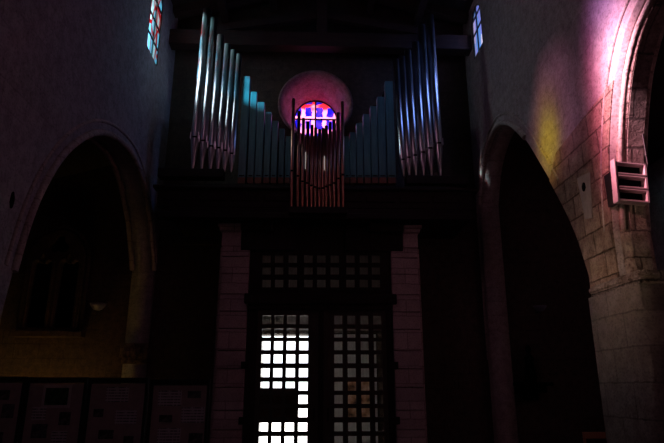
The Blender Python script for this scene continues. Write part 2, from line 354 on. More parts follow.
NW1 = vor_cols([(0, (1, .5, .62)), (.3, (1, .82, .86)), (.6, (.8, .3, .42)), (.75, (1, .6, .78)), (.92, (.5, .3, .9))], (1, 2.5, 2))
def band_glass(nt):
    """side panes rose red, middle light a bright pale pink"""
    L = nt.links.new; tc = N(nt, 'ShaderNodeTexCoord'); s = N(nt, 'ShaderNodeSeparateXYZ'); L(tc.outputs['Object'], s.inputs[0])
    a = N(nt, 'ShaderNodeMath', operation='MULTIPLY_ADD'); L(s.outputs['Y'], a.inputs[0]); a.inputs[1].default_value = 1/1.5; a.inputs[2].default_value = .5
    zf = N(nt, 'ShaderNodeMath', operation='MULTIPLY_ADD'); L(s.outputs['Z'], zf.inputs[0]); zf.inputs[1].default_value = 1/3.4; zf.inputs[2].default_value = .5
    top = ramp(nt, zf.outputs[0], [(.1, (.55, .46, .45)), (.4, (1, 1, 1)), (.62, (.95, .95, 1)), (.8, (.38, .36, .5)), (1, (.2, .2, .34))])
    return mix(nt, 1.0, top, side(nt, a.outputs[0]), 'MULTIPLY')
def side(nt, f):
    return ramp(nt, f, [(0, (.7, .5, .56)), (.2, (1, .70, .80)), (.5, (1, .75, .85)), (.66, (.6, .3, .42)), (.85, (.26, .13, .18)), (1, (.15, .08, .11))])
def yellow_glass(nt):
    L = nt.links.new; tc = N(nt, 'ShaderNodeTexCoord'); s = N(nt, 'ShaderNodeSeparateXYZ'); L(tc.outputs['Object'], s.inputs[0])
    nz = N(nt, 'ShaderNodeTexNoise', i_Scale=1.7, i_Detail=0.0); L(tc.outputs['Object'], nz.inputs['Vector'])
    a = N(nt, 'ShaderNodeVectorMath', operation='MULTIPLY'); L(tc.outputs['Object'], a.inputs[0]); a.inputs[1].default_value = (0, 1.5, .75)
    l = N(nt, 'ShaderNodeVectorMath', operation='LENGTH'); b = N(nt, 'ShaderNodeVectorMath', operation='SUBTRACT'); L(a.outputs[0], b.inputs[0]); b.inputs[1].default_value = (0, .45, -.3); L(b.outputs[0], l.inputs[0])
    return ramp(nt, l.outputs['Value'], [(0, (.36, .34, .05)), (.3, (.24, .21, .05)), (.65, (.15, .10, .10)), (1, (.13, .08, .115))])
def side_window(idx, outline, X, sgn, colf, glow, bars, label):
    ys = [p[0] for p in outline]; zs = [p[1] for p in outline]; cy = (min(ys)+max(ys))/2; cz = (min(zs)+max(zs))/2
    ol = [(u-cy, v-cz) for u, v in outline]
    me = plate([ol], .015, lambda u, v, w_: (sgn*w_, u, v))
    g = link('window_%d' % idx, me, stained('stained glass %d' % idx, colf, glow), None, (X, cy, cz)); struct(g, label)
    mb = MB(); s = -sgn
    for a, b in bars:
        A = Vector((X+s*.02, min(ys)+a[0]*(max(ys)-min(ys)), min(zs)+a[1]*(max(zs)-min(zs)))); B = Vector((X+s*.02, min(ys)+b[0]*(max(ys)-min(ys)), min(zs)+b[1]*(max(zs)-min(zs))))
        mb.beam(A, B, .03, .03, (1, 0, 0))
    mb.tube([(X+s*.015, u, v) for u, v in outline], .02, 6, True)
    mb.build('glazing_bar', M['lead'], g); return g
GL = XL-.16; GR_ = XR+.16
side_window(2, WL[0], XL-.03, -1, LW, .25, [((.5, 0), (.5, 1)), ((0, .2), (1, .2)), ((0, .45), (1, .45)), ((0, .7), (1, .7))], 'narrow stained window of red, blue and white glass high on the left wall')
side_window(3, WR[0], XR+.03, 1, RW, .25, [((.5, 0), (.5, 1)), ((0, .48), (1, .48)), ((0, .8), (1, .8))], 'narrow pale blue stained window high on the right wall')
side_window(4, WL[1], XL-.2, -1, band_glass, .0, [((0, .5), (1, .5))], None)
side_window(5, WL[2], XL-.2, -1, yellow_glass, .0, [((0, .5), (1, .5))], None)
# floor, aisles, roof
fl = MB().box(XL-5.5, XR+5.5, BY-.5, WY+.8, -.3, 0).build('floor', M['floor']); struct(fl)
gd = MB().box(-40, 40, WY+.8, WY+70, -.3, -.02).build('ground', M['outside']); struct(gd)
for nm, x in (('wall_left_aisle', XL-4.4), ('wall_right_aisle', XR+4.0)):
    o = MB().box(x-.4, x+.4 if x > 0 else x, BY, WY, -.25, 8.5).build(nm, M['wall_left']); struct(o)
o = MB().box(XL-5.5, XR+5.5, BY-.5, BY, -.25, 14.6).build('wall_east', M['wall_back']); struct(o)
la = atY(45, 182, WY); lb = atY(113, 165, WY); sl = (lb.z-la.z)/(lb.x-la.x)
print('aisle roof slope', la, lb, sl)
m = MB(); z0 = lb.z+sl*(XL-TH-lb.x); z1 = la.z+sl*(XL-4.6-la.x)
m.beam((XL-TH-.0, (BY+WY)/2, z0+.1), (XL-4.8, (BY+WY)/2, z1+.1), WY-BY, .2, (0, 0, 1)); o = m.build('ceiling_left_aisle', M['boards']); struct(o)
m = MB(); m.beam((XR+TR_, (BY+WY)/2, 7.8), (XR+4.4, (BY+WY)/2, 6.2), WY-BY, .2, (0, 0, 1)); o = m.build('ceiling_right_aisle', M['boards']); struct(o)
m = MB(); cx = (XL+XR)/2; RZ = 12.1
m.beam((XL-.7, (BY+WY)/2+.1, zTop-.2), (cx, (BY+WY)/2+.1, RZ), WY-BY+.9, .16); m.beam((XR+.7, (BY+WY)/2+.1, zTop-.2), (cx, (BY+WY)/2+.1, RZ), WY-BY+.9, .16)
o = m.build('ceiling', M['boards']); struct(o, 'dark boarded timber roof over the nave')
# roof trusses
def truss(Y, label):
    e = empty('roof_truss', (cx, Y, 11)); tag(e, label, 'roof truss', None)
    zb = atY(318, 46, 12.34).z; zt_ = atY(318, 27, 12.34).z
    MB().box(XL-.02, XR+.02, Y-.16, Y+.16, zb, zb+.42).build('tie_beam', M['beam'], e, (cx, Y, zb), .02)
    MB().box(cx-.14, cx+.14, Y-.12, Y+.12, zb+.42, RZ-.2).build('king_post', M['beam'], e, (cx, Y, zb+.42), .015)
    for s_, X in ((-1, XL), (1, XR)):
        MB().beam((X, Y, zTop-.2), (cx, Y, RZ-.22), .2, .26).build('rafter', M['beam'], e)
        MB().beam((cx+s_*.12, Y-.02, zb+.98), (cx+s_*2.6, Y-.02, zb+.55), .14, .2).build('strut', M['beam'], e)
    return e
truss(12.5, 'dark timber roof truss with a tie beam directly above the organ')
truss(7.6, 'second dark roof truss, overhead and nearer the viewer than the organ')
for i, f in enumerate((.33, .66)):
    for s_, X in ((-1, XL), (1, XR)):
        p = Vector((X+(cx-X)*f, 0, zTop-.2+(RZ-zTop+.2)*f-.28))
        o = MB().box(p.x-.09, p.x+.09, BY, WY, p.z-.1, p.z+.1).build('trim_%d' % (10+i*2+(s_ > 0)), M['beam']); struct(o)
# arch mouldings along the arrises
def moulding(idx, pts, X, sgn, r=.055, off=.0, label=None):
    m = MB(); m.tube([(X+sgn*off, y, z) for y, z in pts], r, 8); o = m.build('trim_%d' % idx, M['trim']); struct(o, label)
def grow(pts, d, c):
    out = []
    for i, p in enumerate(pts):
        a = Vector(pts[max(i-1, 0)]); b = Vector(pts[min(i+1, len(pts)-1)]); t = (b-a).normalized(); nn = Vector((-t.y, t.x))
        if nn.dot(Vector(p)-Vector(c)) < 0: nn = -nn
        out.append((p[0]+nn.x*d, p[1]+nn.y*d))
    return out
cR = (9.8, 2.5); cL = (9.6, 2.5); cR2 = (4.3, 2.5)
def upper(pts, z): return [p for p in pts if p[1] > z]
moulding(20, grow(upper(archR[2:-2], 3.0)[len(nearR)*4:], .03, cR), XR, 1, .06, .0)
moulding(21, grow(archL[4:-1], .0, cL), XL, 1, .06, 0)
moulding(22, grow(archL[4:-1], .20, cL), XL, 1, .03, 0)
moulding(23, grow(archR[14:-1], .22, cR), XR, 1, .035, 0)
moulding(24, grow(archR2[1:-1], -.085, cR2), XR+.1, 1, .035, 0, 'roll moulding on the near right arch, lit pink and white')
moulding(25, grow(archR2[1:-1], .19, cR2), XR+.0, 1, .03, 0)
moulding(26, grow(archR2[1:-1], .0, cR2), XR+TR_, 1, .06, 0)
moulding(27, grow(archL[4:-1], .0, cL), XL-TH, 1, .06, 0)
M['ring'] = stone('inner order stone', (.54, .42, .36), (.32, .22, .18), 'YZ', .4, .36, .6, .8, mask=(.0, .05))
archIn = grow(archR2, -.095, cR2); archIn[0] = (archIn[0][0], FR+.16); archIn[-1] = (archIn[-1][0], FR+.16)
o = link('trim_34', plate([archR2, archIn], TR_-.09, lambda u, v, w_: (XR+.09+w_, u, v)), M['ring']); struct(o, 'recessed inner order of the near right arch')
# rough stone lining (voussoirs) inside the near right arch
lin = archIn[:]
m = MB(); k = len(lin)
for i in range(k-1):
    (ya, za), (yb, zb_) = lin[i], lin[i+1]
    ia = Vector((ya-cR2[0], za-cR2[1])).normalized()*-.035; ib = Vector((yb-cR2[0], zb_-cR2[1])).normalized()*-.035
    m.add([(XR+.17, ya+ia.x, za+ia.y), (XR+TR_-.06, ya+ia.x, za+ia.y), (XR+TR_-.06, yb+ib.x, zb_+ib.y), (XR+.17, yb+ib.x, zb_+ib.y),
           (XR+.17, ya, za), (XR+TR_-.06, ya, za), (XR+TR_-.06, yb, zb_), (XR+.17, yb, zb_)], [(0, 1, 2, 3), (0, 3, 7, 4), (1, 5, 6, 2), (4, 7, 6, 5)])
o = m.build('trim_28', M['rough']); struct(o, 'rough stone lining of the near right arch')
# right pier below the arches: impost and shaft
pf = spR; pn = y2
pq = at(633, 296, 0, XR-.09).y
zi = at(600, 292, 0, XR).z
sh = plate([[(XR-.09, pq), (XR-.09, pf-.02), (XR-.0, pf+.06), (XR+TR_+.05, pf+.06), (XR+TR_+.05, pq-.08), (XR+.0, pq-.08)]], zi-.06-FR, lambda u, v, w_: (u, v, FR+w_))
o = link('trim_29', sh, stone('pier stone', (.40, .33, .28), (.26, .21, .18), 'YZ', .7, .42, .6, .35, mask=(.0, .05))); struct(o, 'worn stone pier at the right edge')
# rough masonry of the spandrel between the two right arches
pa_ = [p for p in archR if 2.6 < p[1] < 5.0 and p[0] < 9]; pb_ = [p for p in archR2 if 2.6 < p[1] < 5.6 and p[0] > 5.5]
pa_ = [(pa_[0][0], zi-.04)]+pa_; pb_ = pb_[::1]+[(y2, zi-.04)]
M['masonry'] = stone('rough tan masonry', (.56, .40, .31), (.30, .19, .15), 'YZ', .46, .34, .8, 1.0, mask=(.0, .05))
me = plate([[(y+.004, z) for y, z in pa_]+[(pa_[-1][0]-.35, 5.3)]+[(y+.004, z) for y, z in pb_]], .02, lambda u, v, w_: (XR-.02+w_, u, v))
o = link('trim_35', me, M['masonry']); struct(o, 'rough tan masonry between the two right arches')
im = MB()
for k_, (dz, e_) in enumerate(((0, .035), (.07, .05), (.12, .025))):
    im.box(XR-e_, XR+TR_+.1, pq-.06-e_, pf+e_-.02, zi-.06+dz, zi-.06+dz+(.075 if k_ < 2 else .05))
o = im.build('trim_30', M['rough'], None, None, .02); struct(o, 'stone impost band on the right pier')
# left far jamb: capital and shaft
p = at(157, 347, 0, XL); yj = yjl
print('left capital', p, 'jamb', yj)
M['capital'] = stone('weathered capital', (.3, .22, .16), (.08, .06, .05), 'YZ', .4, .4, .2, 1.0)
m = MB(); m.box(XL-TH-.06, XL+.05, yj-.1, WY, p.z-.28, p.z+.02); m.box(XL-TH-.02, XL+.02, yj-.05, WY, p.z-.42, p.z-.28)
for i in range(7): m.lathe([(.02, -.13), (.06, -.05), (.07, .03), (.045, .1), (.01, .13)], 7, (XL-.0-i*.075, yj-.09-.03*(i % 2), p.z-.15+.08*random.uniform(-1, 1)))
o = m.build('trim_31', M['capital'], None, None, .02); struct(o, 'carved stone capital at the foot of the left arch')
# wall courses near the north west corner: string course on the west wall, left
o = MB().box(XL, atY(213, 300, WY).x+.3, WY-.06, WY, atY(190, 243, WY).z-.05, atY(190, 243, WY).z+.03).build('trim_32', M['wall_back']); struct(o)
# aisle window (blind, dark) on the left: two cusped lancets under a trefoil
ax0 = atY(27, 300, WY).x; ax1 = atY(83, 300, WY).x; az0 = atY(55, 332, WY).z; azt = atY(62, 232, WY).z
la0, la1 = atY(33, 300, WY).x, atY(51.5, 300, WY).x; lb0, lb1 = atY(60, 300, WY).x, atY(78, 300, WY).x; lz = atY(50, 257, WY).z
def cusped(x0, x1, z0, zt):
    c = (x0+x1)/2; h = (x1-x0)/2; zs = zt-h*1.55; pts = [(x0, z0), (x0, zs)]
    for i in range(9):
        a = math.radians(180-22*i*.9); pts.append((c-h*.55+h*.45*math.cos(a), zs+h*.42+h*.45*math.sin(a)*1.1))
    pts += [(c-h*.3, zs+h*.75)]
    for i in range(5): pts.append((c-h*.33+h*.33*i/4, zs+h*(.85+.7*math.sin(math.pi/2*i/4))))
    pts += [(2*c-x, z) for x, z in pts[::-1][1:]]; return pts
def trefoil(c, z, r):
    pts = []
    for q in range(3):
        a0 = math.radians(90+120*q)
        for i in range(-5, 6):
            a = a0+math.radians(i*20); pts.append((c+r*.55*math.cos(a0)+r*.5*math.cos(a), z+r*.55*math.sin(a0)+r*.5*math.sin(a)))
    return pts
tc_ = (ax0+ax1)/2
outl = lancet(ax0, ax1, az0, lz-.1, azt, 10)
tm = plate([outl, cusped(la0, la1, az0+.08, lz+.0), cusped(lb0, lb1, az0+.08, lz+.0), trefoil(tc_+.02, atY(65, 247, WY).z, .23)], .14, lambda u, v, w_: (u, WY-.2+w_, v))
o = link('window_6', tm, M['wall_back']); struct(o, 'unlit twin lancet tracery window with a trefoil in the left aisle')
bk = link('dark_pane', plate([lancet(ax0+.03, ax1-.03, az0+.03, lz-.12, azt-.05, 10)], .02, lambda u, v, w_: (u, WY-.04+w_, v)), M['black'], o)
m = MB(); m.tube([(x, WY-.1, z) for x, z in lancet(ax0-.06, ax1+.06, az0, lz-.1, azt+.1, 10)], .05, 8); m.box(ax0-.15, ax1+.15, WY-.26, WY, az0-.12, az0)
o2 = m.build('window_surround', M['wall_back'], o)
m = MB()
for x in ((la0+la1)/2, (lb0+lb1)/2): m.tube([(q, WY-.2, z) for q, z in cusped(x-(la1-la0)/2-.04, x+(la1-la0)/2+.04, az0+.08, lz+.06)], .03, 6)
m.build('tracery_moulding', M['wall_back'], o)
# vestibule between the inner doors and the west wall
m = MB(); m.box(dl-.12, dl, 12.0, WY-.01, 0, 5.0); m.box(dr, dr+.12, 12.0, WY-.01, 0, 5.0); m.box(dl-.12, dr+.12, 12.0, WY-.01, 4.95, 5.0)
o = m.build('wall_porch', plain('porch limewash', (.8, .74, .66), .9)); struct(o)
o = MB().box(dl+.01, dr-.01, WY-.06, WY-.02, DT+.06, 4.9).build('trim_33', wood('dim transom backing', (.17, .14, .13), (.24, .2, .19))); struct(o)  # dark panel added behind the transom to dim its holes
# outer door: the left half stands open to daylight, the right half is shut
o = MB().box(DO[1], DO[2], WY+.3, WY+.36, 0, DT).build('door_3', M['door_out']); struct(o, 'closed right leaf of the outer door')
m = MB()
for i in range(4):
    for z in (.3, 1.3, 2.2): pass
m.box(DO[1]+.1, DO[2]-.1, WY+.27, WY+.3, .25, .38); m.box(DO[1]+.1, DO[2]-.1, WY+.27, WY+.3, 1.5, 1.62); m.box(DO[1]+.1, DO[2]-.1, WY+.27, WY+.3, DT-.3, DT-.18)
m.build('rail', M['door_out'], o, (DO[1], WY+.3, 1))
o = MB().box(DO[0]-.1, DO[0]-.04, WY+.82, WY+2.1, 0, DT).build('door_4', M['door_out']); struct(o, 'opened left leaf of the outer door')

# ================================================================== STONE PILASTERS, PORCH, DOORS
PF = 11.8
def pillar(xa, xb, inner, label):
    """xa outer, xb inner edge at the foot"""
    e = empty('stone_pillar', ((xa+xb)/2, PF+.3, 0)); tag(e, label, 'pillar')
    zc = atY(230, 246, PF).z; zt_ = atY(230, 224, PF).z; s = 1 if xb > xa else -1
    m = MB(); z = 0; k_ = 0
    while z < zc-.02:
        h = min(.36 if k_ % 3 else .44, zc-z); a, b = sorted((xa+s*.055, xb)); m.box(a, b, PF+.0, WY-.02, z+.008, z+h-.008); z += h; k_ += 1
    m.build('shaft', M['ashlar'], e, ((xa+xb)/2, PF, 0), .012)
    m = MB(); a, b = sorted((xa, xa+s*.06)); m.box(a, b, PF+.06, WY-.02, 0, zc); m.build('chamfer', M['ashlar'], e, (xa, PF, 0), .03)
    m = MB(); xi = inner
    for i, (d, z0_, z1_) in enumerate(((0, zc, zt_-.16), (.05, zt_-.16, zt_-.08), (.09, zt_-.08, zt_))):
        a, b = sorted((xa-s*d+s*.03, xi)); m.box(a, b, PF-d, WY-.02, z0_, z1_)
    m.build('capital', M['ashlar'], e, ((xa+xb)/2, PF, zc), .015)
xLo = atY(211, 400, PF).x; xLi = atY(247.5, 300, PF).x; xLc = atY(241, 236, PF).x
xRo = atY(426.5, 400, PF).x; xRi = atY(392.5, 300, PF).x; xRc = atY(403, 236, PF).x
pillar(xLo, xLi, xLc, 'pale coursed stone pillar left of the latticed doors, beside the display boards')
pillar(xRo, xRi, xRc, 'pale coursed stone pillar right of the latticed doors')
# porch frame
PY = 11.86
e = empty('wooden_porch', ((xLi+xRi)/2, PY, 0)); tag(e, 'dark wooden door surround with a square-holed transom between two stone pillars', 'door frame')
zh = atY(320, 309, PY).z; zt0 = atY(320, 290, PY).z; zl = atY(320, 291.5, PY).z; zc0 = atY(320, 304, PY-.1).z; zc1 = atY(320, 294, PY-.1).z
fx0 = atY(255, 400, PY).x; fx1 = atY(388, 400, PY).x
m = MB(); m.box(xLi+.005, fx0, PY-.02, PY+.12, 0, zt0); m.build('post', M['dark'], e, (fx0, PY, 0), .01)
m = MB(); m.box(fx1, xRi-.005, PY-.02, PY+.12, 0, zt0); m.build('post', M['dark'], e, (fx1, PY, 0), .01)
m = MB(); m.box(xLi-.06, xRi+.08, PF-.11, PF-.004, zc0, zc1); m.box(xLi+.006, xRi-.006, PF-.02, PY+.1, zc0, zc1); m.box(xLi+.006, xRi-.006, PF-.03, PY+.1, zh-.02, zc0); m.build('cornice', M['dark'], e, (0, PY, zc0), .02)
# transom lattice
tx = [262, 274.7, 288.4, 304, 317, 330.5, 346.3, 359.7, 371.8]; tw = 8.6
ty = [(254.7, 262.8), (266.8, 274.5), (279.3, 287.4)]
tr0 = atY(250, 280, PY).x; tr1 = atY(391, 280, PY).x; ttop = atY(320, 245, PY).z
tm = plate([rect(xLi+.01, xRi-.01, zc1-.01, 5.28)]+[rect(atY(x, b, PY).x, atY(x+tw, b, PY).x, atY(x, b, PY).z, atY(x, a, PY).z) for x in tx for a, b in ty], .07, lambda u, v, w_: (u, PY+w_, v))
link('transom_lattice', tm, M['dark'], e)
MB().box(xLi+.02, xRi-.02, PY+.072, PY+.078, zc1, 5.2).build('glass_pane', M['glass'], e)
for x, s_ in ((xLi, -1), (xRi, 1)):
    for y in (365, 421): z = atY(x, y, PY).z; MB().box(*sorted((x-s_*.1, x+s_*.07)), PF-.06, PF-.004, z-.07, z+.07).build('hinge_block', M['dark'], e, (x, PY, z), .01)
# door leaves
def leaf(idx, px0, px1, cols, rows, wpx, label):
    a = atY(px0, 400, PY).x; b = atY(px1, 400, PY).x; zT = zh-.02
    holes = []
    for x in cols:
        Xa = atY(x, 380, PY).x; Xb = atY(x+wpx, 380, PY).x
        for y in rows: holes.append(rect(Xa, Xb, atY(320, y+8.8, PY).z, atY(320, y, PY).z))
    pitch = holes[8][0][1]-holes[9][0][1]; zb = holes[9][0][1]; hh = holes[9][2][1]-zb
    for x in cols:
        Xa = atY(x, 380, PY).x; Xb = atY(x+wpx, 380, PY).x; z = zb-pitch
        while z > .42: holes.append(rect(Xa, Xb, z, z+hh)); z -= pitch
    me = plate([rect(a, b, .01, zT)]+holes, .06, lambda u, v, w_: (u, PY+w_, v))
    o = link('door_%d' % idx, me, M['door']); struct(o, label)
    MB().box(a+.03, b-.03, PY+.062, PY+.067, .3, zT-.05).build('glass_pane', M['glass'], o)
    return o, a, b
rows = [315.5, 328.7, 341.3, 354.4, 368.3, 381.8, 395.0, 408.4, 422.6, 436.2]
d1, a1, b1 = leaf(1, 255, 321, [260.4, 273.0, 285.8, 298.8], rows, 8.9, 'left latticed door leaf with bright daylight in its square holes')
d2, a2, b2 = leaf(2, 321, 388, [334.4, 347.8, 361.2, 374.6], rows, 8.2, 'right latticed door leaf with dim grey square holes')
m = MB(); m.box(b1-.06, b1+.05, PY-.03, PY, .02, zh-.04); m.build('meeting_strip', M['dark'], d1, (b1, PY, 1), .008)
for d, x in ((d1, b1-.14), (d2, a2+.14)):
    m = MB(); m.box(x-.02, x+.02, PY-.01, PY-.0, .95, 1.2); m.tube([(x, PY-.005, 1.0), (x, PY-.06, 1.02), (x, PY-.06, 1.13), (x, PY-.005, 1.15)], .01, 6); m.build('door_handle', M['iron'], d)
# notice board hung behind the left leaf, poster on the outer door
na = atY(257.5, 388, PY+.09); nb = atY(297.5, 418.5, PY+.09)
o = MB().box(na.x, nb.x, PY+.08, PY+.095, nb.z, na.z).build('notice_board', M['rust'], None, ((na.x+nb.x)/2, PY+.09, nb.z)); tag(o, 'dark back of a notice hung behind the lower part of the left latticed door', 'notice board')
pa = atY(345, 381, WY+.25); pb = atY(371, 419, WY+.25)
o = MB().box(pa.x, pb.x, WY+.245, WY+.268, pb.z, pa.z).build('poster', M['poster'], None, ((pa.x+pb.x)/2, WY+.25, pb.z)); tag(o, 'orange poster seen through the lower middle holes of the right latticed door', 'poster')

# ================================================================== GALLERY AND ORGAN
zg = atY(230, 224, PF).z+.02; GF = 11.15
e = empty('organ_gallery', (0, 12, zg)); tag(e, 'dark timber gallery carrying the organ on two stone pillars', 'gallery')
gx0 = XL+.02; gx1 = XR-.02; gz1 = atY(318, 192, GF+.3).z
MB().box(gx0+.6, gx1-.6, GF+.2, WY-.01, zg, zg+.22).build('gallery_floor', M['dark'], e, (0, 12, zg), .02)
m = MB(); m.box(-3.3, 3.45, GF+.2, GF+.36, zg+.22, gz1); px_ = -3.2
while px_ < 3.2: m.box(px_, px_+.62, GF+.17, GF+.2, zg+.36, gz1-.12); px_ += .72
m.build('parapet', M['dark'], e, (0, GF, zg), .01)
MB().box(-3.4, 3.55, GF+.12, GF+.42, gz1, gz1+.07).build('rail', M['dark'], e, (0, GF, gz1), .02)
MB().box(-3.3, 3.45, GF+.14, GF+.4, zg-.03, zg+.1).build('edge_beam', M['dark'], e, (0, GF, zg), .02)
for s_, xi in ((-1, xLc), (1, xRc)):
    m = MB(); x2 = atY(249 if s_ < 0 else 391.5, 240, PF).x
    a, b = sorted((xi-s_*.01, x2-s_*1.0)); zq = atY(240, 250, PF).z
    m.box(a, b, PF-.02, PF+.1, zq, zg); a, b = sorted((xi-s_*.01, x2-s_*.5)); m.box(a, b, PF-.2, PF-.0, zg-.2, zg)
    m.build('bracket', M['dark'], e, (xi, PF, zg), .02)
OY = 11.5
org = empty('pipe_organ', (0, OY, gz1)); tag(org, 'pipe organ with silver, teal and copper coloured pipes below the rose window', 'organ')
zcase = atY(318, 186, OY).z
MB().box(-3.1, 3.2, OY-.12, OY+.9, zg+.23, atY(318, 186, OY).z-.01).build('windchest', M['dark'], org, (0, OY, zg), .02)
m = MB(); zk = atY(318, 186, OY).z  # stepped block added behind the pipes to stop stray window sun
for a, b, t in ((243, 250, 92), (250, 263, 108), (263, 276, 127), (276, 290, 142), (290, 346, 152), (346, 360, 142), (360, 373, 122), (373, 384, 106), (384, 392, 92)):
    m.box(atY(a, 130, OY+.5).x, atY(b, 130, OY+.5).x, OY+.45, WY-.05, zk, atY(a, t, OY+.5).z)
m.build('sun_block', M['black'], org, (0, OY, gz1), .02)
m = MB()
ll = atY(344, 150, OY+.45); 
for i in range(12): z = atY(344, 176, OY+.4).z+i*.07; m.beam((.55, OY+.42, z+.05), (.95, OY+.42, z-.04), .02, .03)
m.build('louvre', M['teal'], org)
def metal_pipe(xt, yt, xm, ym, xb, yb, r, Y):
    T = atY(xt, yt, Y); B = atY(xb, yb, Y); X = B.x; zm = atY(xm, ym, Y).z
    m = MB(); n = 24; prof = [(r*.96, zm-B.z), (r, zm-B.z+.02), (r, T.z-B.z), (r*.9, T.z-B.z), (r*.9, T.z-B.z-.3)]
    m.lathe(prof, n, (X, Y, B.z), False)
    o = m.build('tin_pipe', M['tin'], org, (X, Y, B.z))
    f = MB(); f.lathe([(.014, 0), (.022, .02), (r*.93, zm-B.z-.08), (r*.96, zm-B.z-.005)], n, (X, Y, B.z)); f.build('foot', M['tin'], o, (X, Y, B.z))
    g = MB(); g.box(X-r*.5, X+r*.5, Y-r-.004, Y-r*.3, zm+.0, zm+.03); g.build('mouth', M['black'], o, (X, Y, zm))
    for q in (-.98, .8): MB().box(X+q*r, X+(q+.18)*r, Y-r-.015, Y-r*.3, zm-.03, zm+.12).build('ear', M['tin'], o, (X, Y, zm))
    o.rotation_euler.y = math.atan2(T.x-B.x, T.z-B.z)
    return X
TL = [(207.6, 10, 195, 139, 192.2, 172), (214, 19, 203, 142.5, 201.3, 172), (220.6, 36, 211.5, 148, 210, 172), (227.5, 45, 219, 149.5, 217.5, 172), (233.4, 51, 225, 152, 224.2, 172), (238.9, 55, 231.6, 155, 231, 172)]
TR = [(396, 60, 402.5, 161, 403.6, 176), (401.8, 57, 408.5, 159, 409.6, 176), (407.8, 51, 415.5, 157, 416, 176), (415.4, 43, 422.5, 154, 423.7, 176), (421.3, 26, 430.5, 150, 431.6, 176), (429.5, 16, 439, 145, 440.5, 176)]
for i, q in enumerate(TL): print('tin', metal_pipe(*q, .098 - i*.006, OY))
for i, q in enumerate(TR): print('tin', metal_pipe(*q, .07 + i*.005, OY))
MB().box(-3.35, -1.95, OY-.13, OY+.13, atY(318, 176, OY).z-.1, atY(318, 172, OY).z).build('pipe_rack', M['dark'], org, (-2.6, OY, 7), .01)
MB().box(2.0, 3.35, OY-.13, OY+.13, atY(318, 180, OY).z-.1, atY(318, 176, OY).z).build('pipe_rack', M['dark'], org, (2.6, OY, 7), .01)
WLp = [(242, 250, 77, 237.8, 246.3), (251, 257, 92.7, 246.3, 254.3), (257.3, 264.3, 103, 254.3, 262.8), (265.3, 271.5, 113, 262.8, 270), (272, 278, 121.6, 270, 277.2), (279.3, 284.6, 129.4, 277.2, 284), (285.7, 290.8, 137, 284, 290.4)]
WRp = [(383.4, 391.5, 82, 387.9, 397.4), (376, 383, 97.6, 378.9, 387.9), (369, 376, 107, 371.6, 378.9), (362, 369, 115, 363.9, 371.6), (355.4, 362, 124, 356.6, 363.9), (349.3, 355.2, 133, 349.6, 356.6), (344.5, 349.3, 137, 343.5, 349.6)]
for side, Ls in ((-1, WLp), (1, WRp)):
    for i, (a, b, yt, ba, bb) in enumerate(Ls):
        Y = OY+.02; T0 = atY(a, yt, Y); T1 = atY(b, yt, Y); B0 = atY(ba, 184, Y); B1 = atY(bb, 184, Y)
        xa = (T0.x+B0.x)/2+.012; xb = (T1.x+B1.x)/2-.006
        zb = B0.z; zf = atY(a, 178, Y).z; dpt = (xb-xa)*1.15
        m = MB(); m.box(xa, xb, Y-.05, Y-.05+dpt, zf, T0.z); o = m.build('wooden_pipe', M['teal'], org, ((xa+xb)/2, Y, zf), .006)
        f = MB(); f.box(xa+.004, xb-.004, Y-.058, Y-.05+dpt, zb, zf-.004); f.build('mouth_block', M['rust'], o, ((xa+xb)/2, Y, zb), .004)
        f = MB(); f.box(xa+.025, xb-.025, Y-.062, Y-.054, zf+.02, zf+.045); f.build('mouth', M['black'], o, ((xa+xb)/2, Y, zf))
CY = 11.2
ct = [(293.4, 99), (299.3, 111.5), (303.7, 118.5), (308.4, 122), (312.4, 125.3), (315.9, 128), (319.8, 129.5), (322.9, 128.5), (326.0, 126), (329.8, 122.7), (333.3, 120), (337.5, 113), (342, 102)]
cm = [(292, 171.6), (297.7, 177), (302.4, 182.4), (306.7, 184), (311, 186.6), (315, 188), (319, 189.3), (323, 189), (326.5, 187.5), (330.4, 186), (334.5, 184), (339, 179.5), (343, 175.6)]
for (xt, yt), (xm, ym) in zip(ct, cm):
    T = atY(xt, yt, CY); Mi = atY(xm, ym, CY); B = atY(xm, 208, CY); X = T.x*.5+Mi.x*.5; r = .037
    m = MB(); m.lathe([(r*.95, Mi.z-B.z), (r, Mi.z-B.z+.02), (r, T.z-B.z), (r*.86, T.z-B.z), (r*.86, T.z-B.z-.2)], 18, (X, CY, B.z), False)
    o = m.build('copper_pipe', M['copper'], org, (X, CY, B.z))
    f = MB(); f.lathe([(r*.45, 0), (r*.75, .06), (r*.93, Mi.z-B.z-.01)], 18, (X, CY, B.z)); f.build('foot', M['copper'], o, (X, CY, B.z))
    g = MB(); g.box(X-r*.8, X+r*.8, CY-r-.004, CY-r*.3, Mi.z-.0, Mi.z+.03); g.build('mouth', M['black'], o, (X, CY, Mi.z))
zz = atY(318, 208, CY).z
MB().box(atY(289, 208, CY).x, atY(347, 208, CY).x, CY-.1, CY+.24, zz-.14, zz).build('copper_pipe_rack', M['dark'], org, (0, CY, zz), .01)
for x, y0, y1 in ((305.4, 152, 169), (324.4, 156, 170)):  # emissive slivers added between the pipes, not known lamps
    yo = .06 if x < 310 else -.05; T = atY(x, y0, CY+yo); B = atY(x, y1, CY+yo)
    e2 = MB().box(B.x-.006, B.x+.006, CY+yo-.005, CY+yo+.005, B.z, T.z).build('glow_streak', plain('glowing streak', (.8, .8, .8), .5, 0, (1, .9, .85), .4), None, (B.x, CY+.06, B.z))
    tag(e2, 'thin white glowing streak between the copper pipes, %s' % ('left one' if x < 310 else 'right one'), 'light', 'glowing streaks among the copper pipes')

